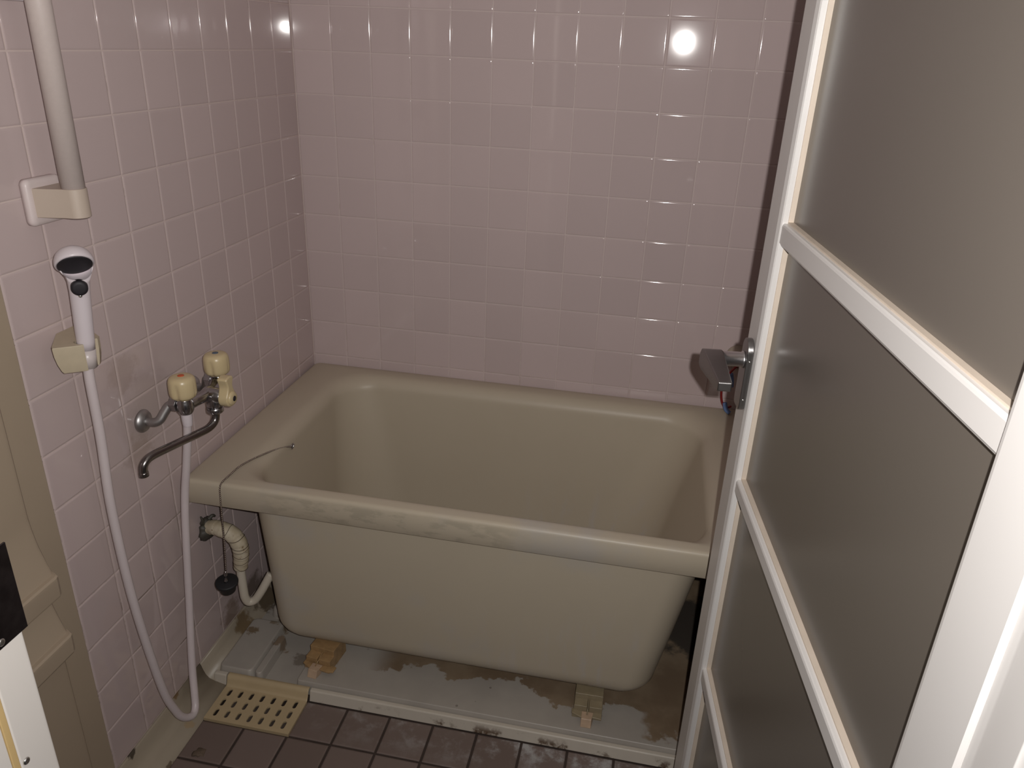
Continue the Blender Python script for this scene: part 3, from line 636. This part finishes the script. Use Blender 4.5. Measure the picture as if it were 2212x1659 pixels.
# ---------------------------------------------------------------- cut wires by the back wall
t = thing('wall_conduit', (1.165, -0.001, 0.13), 'beige conduit stub with loose red wire behind the door handle', 'conduit')
mb = MB(); mb.lathe((1.164, -0.0005, 0.124), (0, -1, 0), [(0, 0.030), (0.004, 0.030), (0.006, 0.026), (0.034, 0.025), (0.036, 0.023), (0.034, 0.021), (0.010, 0.020)], 30, cap1=True); obj('conduit_stub', mb, M_conduit, t)
mb = MB(); mb.tube([(1.165, -0.02, 0.100), (1.160, -0.045, 0.112), (1.150, -0.055, 0.105), (1.138, -0.05, 0.080), (1.133, -0.045, 0.045), (1.138, -0.04, 0.012), (1.150, -0.035, -0.008), (1.165, -0.03, -0.005)], 0.0030, 10); obj('wire', mb, M_wire_red, t)['label'] = 'dark red wire'
for a in ([(1.150, -0.04, 0.090), (1.154, -0.042, 0.070), (1.156, -0.042, 0.055)], [(1.146, -0.042, 0.008), (1.152, -0.042, -0.010), (1.162, -0.045, -0.018)]):
    mb = MB(); mb.tube(a, lambda q: 0.0062 - 0.0015 * abs(q - 0.4), 10); obj('wire_connector', mb, M_wire_blue, t)['label'] = 'blue wire connector sleeve'

# ---------------------------------------------------------------- moulded shelf panel left of the tiles
t = thing('shelf_panel', (0.0, -1.25, -0.54), 'beige moulded wall panel with two narrow ledges beside the left doorway jamb', 'wall shelf')
mb = MB(); mb.box(-0.0008, 0.0045, FRONT + 0.002, -1.0055, -0.55, 1.49); obj('flange', mb, M_shelf, t, bevel=0.0015, segs=2)
prof = [(0.030, 1.48), (0.030, 0.145), (0.0315, 0.125), (0.036, 0.095), (0.046, 0.060), (0.0515, 0.0445), (0.0575, 0.0440), (0.0605, 0.0415), (0.0610, 0.0360), (0.0600, 0.0090), (0.0585, 0.0050), (0.0530, 0.0030),
        (0.0330, 0.0020), (0.0320, -0.0040), (0.0335, -0.016), (0.042, -0.046), (0.0500, -0.0700), (0.0510, -0.0720), (0.0575, -0.0725), (0.0605, -0.0750), (0.0610, -0.080), (0.0600, -0.1060), (0.0580, -0.1100), (0.0530, -0.1120), (0.0330, -0.1130), (0.0320, -0.1250), (0.0320, -0.545)]
def prof_at(k, dz, y): return [Vector((0.003 + (x - 0.003) * k if x > 0.034 else 0.003 + (x - 0.003) * min(1.0, k), y, z)) for x, z in prof] + [Vector((0.002, y, -0.545)), Vector((0.002, y, 1.48))]
loops = [prof_at(k, 0, y) for k, y in ((0.05, -1.0720), (0.30, -1.0726), (0.62, -1.0742), (0.84, -1.0770), (0.95, -1.0810), (1.0, -1.0870), (1.0, -1.12), (1.0, -1.25), (1.0, -1.44), (0.1, -1.46))]
mb = MB(); mb.loft(loops, 0, True, True, False); o_ = obj('ledge_moulding', mb, M_shelf, t, bevel=0.0012, segs=2, angle=22)

# ---------------------------------------------------------------- white fixture at the top left
t = MB(); t.box(0.0012, 0.022, -1.000, -0.8650, 0.8640, 1.05)
tag(obj('wall_cabinet', t, M_white, bevel=0.003), 'white plastic wall box at the top-left corner beside the grab bar', 'wall box')

# ---------------------------------------------------------------- door leaf, opened into the room
E0 = Vector((1.076, -0.784, 0)); DU = Vector((0.11840397, -0.99296551, 0)); DN = Vector((-0.99296551, -0.11840397, 0))
def D(u, n, z): return E0 + DU * u + DN * n + Vector((0, 0, z))
def dbox(mb, u0, u1, n0, n1, z0, z1, mat=0):
    mb.add([D(u, n_, z) for z in (z0, z1) for n_ in (n0, n1) for u in (u0, u1)], [(0, 2, 3, 1), (4, 5, 7, 6), (0, 1, 5, 4), (2, 6, 7, 3), (0, 4, 6, 2), (1, 3, 7, 5)], mat, False)
door = thing('door_1', tuple(D(0.70, -0.015, -0.52)), 'white-framed bathroom door with frosted brown panels, standing open on the right', 'door', kind='structure')
DB, DT = -0.52, 1.33
def stile(prof):
    mb = MB(); mb.loft([[D(u, n_, z) for u, n_ in prof] for z in (DB, DT)], 0, True, True, False); return mb
fr = stile([(-0.011, -0.005), (-0.008, -0.0018), (0.0475, 0.0), (0.0568, -0.0020), (0.0588, -0.0036), (0.0590, -0.034), (-0.011, -0.034)])  # face sloped slightly away from the flash: its darker tone is put into the shape
obj('latch_stile', fr, M_alu, door)
obj('hinge_stile', stile([(0.7170, -0.003), (0.7150, 0.0), (0.6560, 0.0), (0.6525, -0.0006), (0.6500, -0.002), (0.6490, -0.004), (0.6490, -0.034), (0.7170, -0.034)]), M_alu, door)
RA = [(-0.52, -0.43), (-0.1735, -0.1455), (0.2110, 0.2350), (0.6010, 0.6305), (0.990, 1.018), (1.26, 1.33)]
for z0, z1 in RA:
    mb = MB(); prof = [(-0.0055, z0 + 0.002), (-0.0040, z0 + 0.0035), (-0.0040, z1 - 0.0035), (-0.0050, z1 - 0.0012), (-0.0065, z1), (-0.034, z1), (-0.034, z0), (-0.0065, z0)]
    mb.loft([[D(u, n_, z) for n_, z in prof] for u in (0.0585, 0.6495)], 0, True, True, False)
    obj('rail', mb, M_alu, door)
for k in range(5):
    z0, z1 = RA[k][1], RA[k + 1][0]
    mb = MB(); dbox(mb, 0.059, 0.649, -0.0215, -0.0178, z0, z1); pn = obj('frosted_panel', mb, M_panel, door)
    mb = MB(); g0, g1 = -0.0178, -0.0108                   # glazing bead: a thin rectangular ring in front of the panel
    dbox(mb, 0.0588, 0.0605, g0, g1, z0, z1); dbox(mb, 0.6475, 0.6492, g0, g1, z0, z1); dbox(mb, 0.0605, 0.6475, g0, g1, z0, z0 + 0.0022); dbox(mb, 0.0605, 0.6475, g0, g1, z1 - 0.0022, z1)
    obj('glazing_bead', mb, M_gasket, pn)['label'] = 'cream glazing bead around the panel'
out = []
for k in range(0, 13): a = PI * k / 12; out.append((0.0292 + 0.0183 * math.cos(a), 0.4370 + 0.0183 * math.sin(a)))
out += [(0.0109, 0.356), (0.0125, 0.349), (0.017, 0.346), (0.0415, 0.346), (0.0460, 0.349), (0.0475, 0.356)]
mb = MB(); mb.loft([[D(u, n_, z) for u, z in out] for n_ in (0.0, 0.0092)], 0, True, True, False)
hp = obj('handle_plate', mb, M_metal, door, bevel=0.0014, segs=2)
for z in (0.4250, 0.3640):
    mb = MB(); mb.lathe(D(0.0472, 0.0046, z), DU, [(0, 0.0016), (0.0008, 0.0014), (0.0011, 0.0003)], 10); obj('plate_screw', mb, M_screw, hp)
mb = MB(); mb.lathe(D(0.031, 0.009, 0.4225), DN, [(0, 0.0128), (0.003, 0.0128), (0.004, 0.0110), (0.036, 0.0110)], 28)
lv = obj('lever_spindle', mb, M_metal2, door); lv['label'] = 'bright round spindle of the lever'
mb = MB()
lo = [(0.0140, 0.4130), (0.0160, 0.4270), (0.0230, 0.4355), (0.0350, 0.4375), (0.0600, 0.4330), (0.1190, 0.4225), (0.1190, 0.4085), (0.0600, 0.4060), (0.0350, 0.4055), (0.0230, 0.4060), (0.0160, 0.4080)]
lo = [(u, z - 0.002) for u, z in lo]
def nrange(u): q = max(0, min(1, (u - 0.03) / 0.088)); return 0.041, 0.0710 - 0.0105 * q
mb.loft([[D(u, nrange(u)[0], z) for u, z in lo], [D(u, nrange(u)[1], z) for u, z in lo]], 0, True, True, False)
obj('lever', mb, M_metal, door, bevel=0.0022, segs=3)

# ---------------------------------------------------------------- door frame
fr = thing('door_frame', (0.80, -1.52, -0.55), 'white aluminium door frame around the bathroom doorway in the foreground', 'door frame', kind='structure')
mb = MB()
def pr(mb, prof): mb.loft([[Vector((x, y, z)) for x, y in prof] for z in (-0.552, 1.36)], 0, True, True, False)
pr(mb, [(0.396, -1.4960), (0.4335, -1.4960), (0.4355, -1.4975), (0.4360, -1.5000), (0.4360, -1.5310), (0.4335, -1.5335), (0.4335, -1.5392), (0.4360, -1.5400), (0.4360, -1.5800), (0.396, -1.5800)])
jl = obj('jamb', mb, M_alu_jamb, fr, bevel=0.0006, segs=2)
mb = MB(); mb.box(0.4330, 0.4368, -1.5395, -1.5330, -0.50, 1.34); obj('seal_strip', mb, M_yellow, jl, bevel=0.0008, segs=2)['label'] = 'yellowed seal strip'
mb = MB(); mb.box(0.4355, 0.4375, -1.5800, -1.4920, 0.3700, 0.4560); sp = obj('strike_plate', mb, M_strike, jl, bevel=0.0005, segs=1); sp['label'] = 'dark worn metal strike plate'
mb = MB(); mb.box(0.4368, 0.4378, -1.546, -1.5200, 0.3930, 0.4330); obj('latch_hole', mb, M_black, jl, bevel=0.001, segs=2)
for y, z in ((-1.5195, 0.3765), (-1.5268, 0.2503)):
    mb = MB(); mb.lathe((0.4358 if z < 0.3 else 0.4372, y, z), (1, 0, 0), [(0, 0.0036), (0.0012, 0.0032), (0.0018, 0.002), (0.0014, 0.0003)], 16); obj('screw', mb, M_screw, jl)
mb = MB()
pr(mb, [(1.207, -1.4930), (1.1670, -1.4930), (1.1654, -1.4938), (1.1650, -1.4950), (1.1650, -1.5000), (1.1656, -1.5030), (1.1656, -1.5060), (1.1650, -1.5080), (1.1640, -1.5450), (1.1665, -1.5480), (1.1665, -1.5545), (1.207, -1.5545)])
jr = obj('jamb', mb, M_alu, fr, bevel=0.0006, segs=2)
mb = MB()
for y, z, r in ((-1.5125, 0.480, 0.0012), (-1.5130, 0.4535, 0.0014), (-1.532, 0.495, 0.0010)):
    mb.lathe((1.1652, y, z), (-1, 0, 0), [(0, r), (0.0003, r * 0.7)], 9)
obj('scuff_mark', mb, M_mark, jr)
mb = MB(); mb.box(0.436, 1.165, -1.555, -1.4950, 1.335, 1.36); obj('head', mb, M_alu, fr, bevel=0.001)
mb = MB(); mb.box(0.436, 1.165, -1.555, -1.4950, -0.556, -0.53); obj('threshold', mb, M_alu, fr, bevel=0.001)

# ---------------------------------------------------------------- crumb of dirt on the floor
mb = MB(); random.seed(11); rg = [random.uniform(0.55, 1.25) for _ in range(14)]
mb.lathe((0.102, -0.8870, -0.5552), (0.1, 0.05, 1), [(0, 0.0150), (0.002, 0.0120), (0.0035, 0.0085), (0.0030, 0.0040), (0.0042, 0.0006)], 14, mod=lambda th, h: rg[int(round(th / (2 * PI) * 14)) % 14])
tag(obj('dirt_clump', mb, M_dirt), 'small flake of dried dirt on a floor tile below the grate', 'dirt')
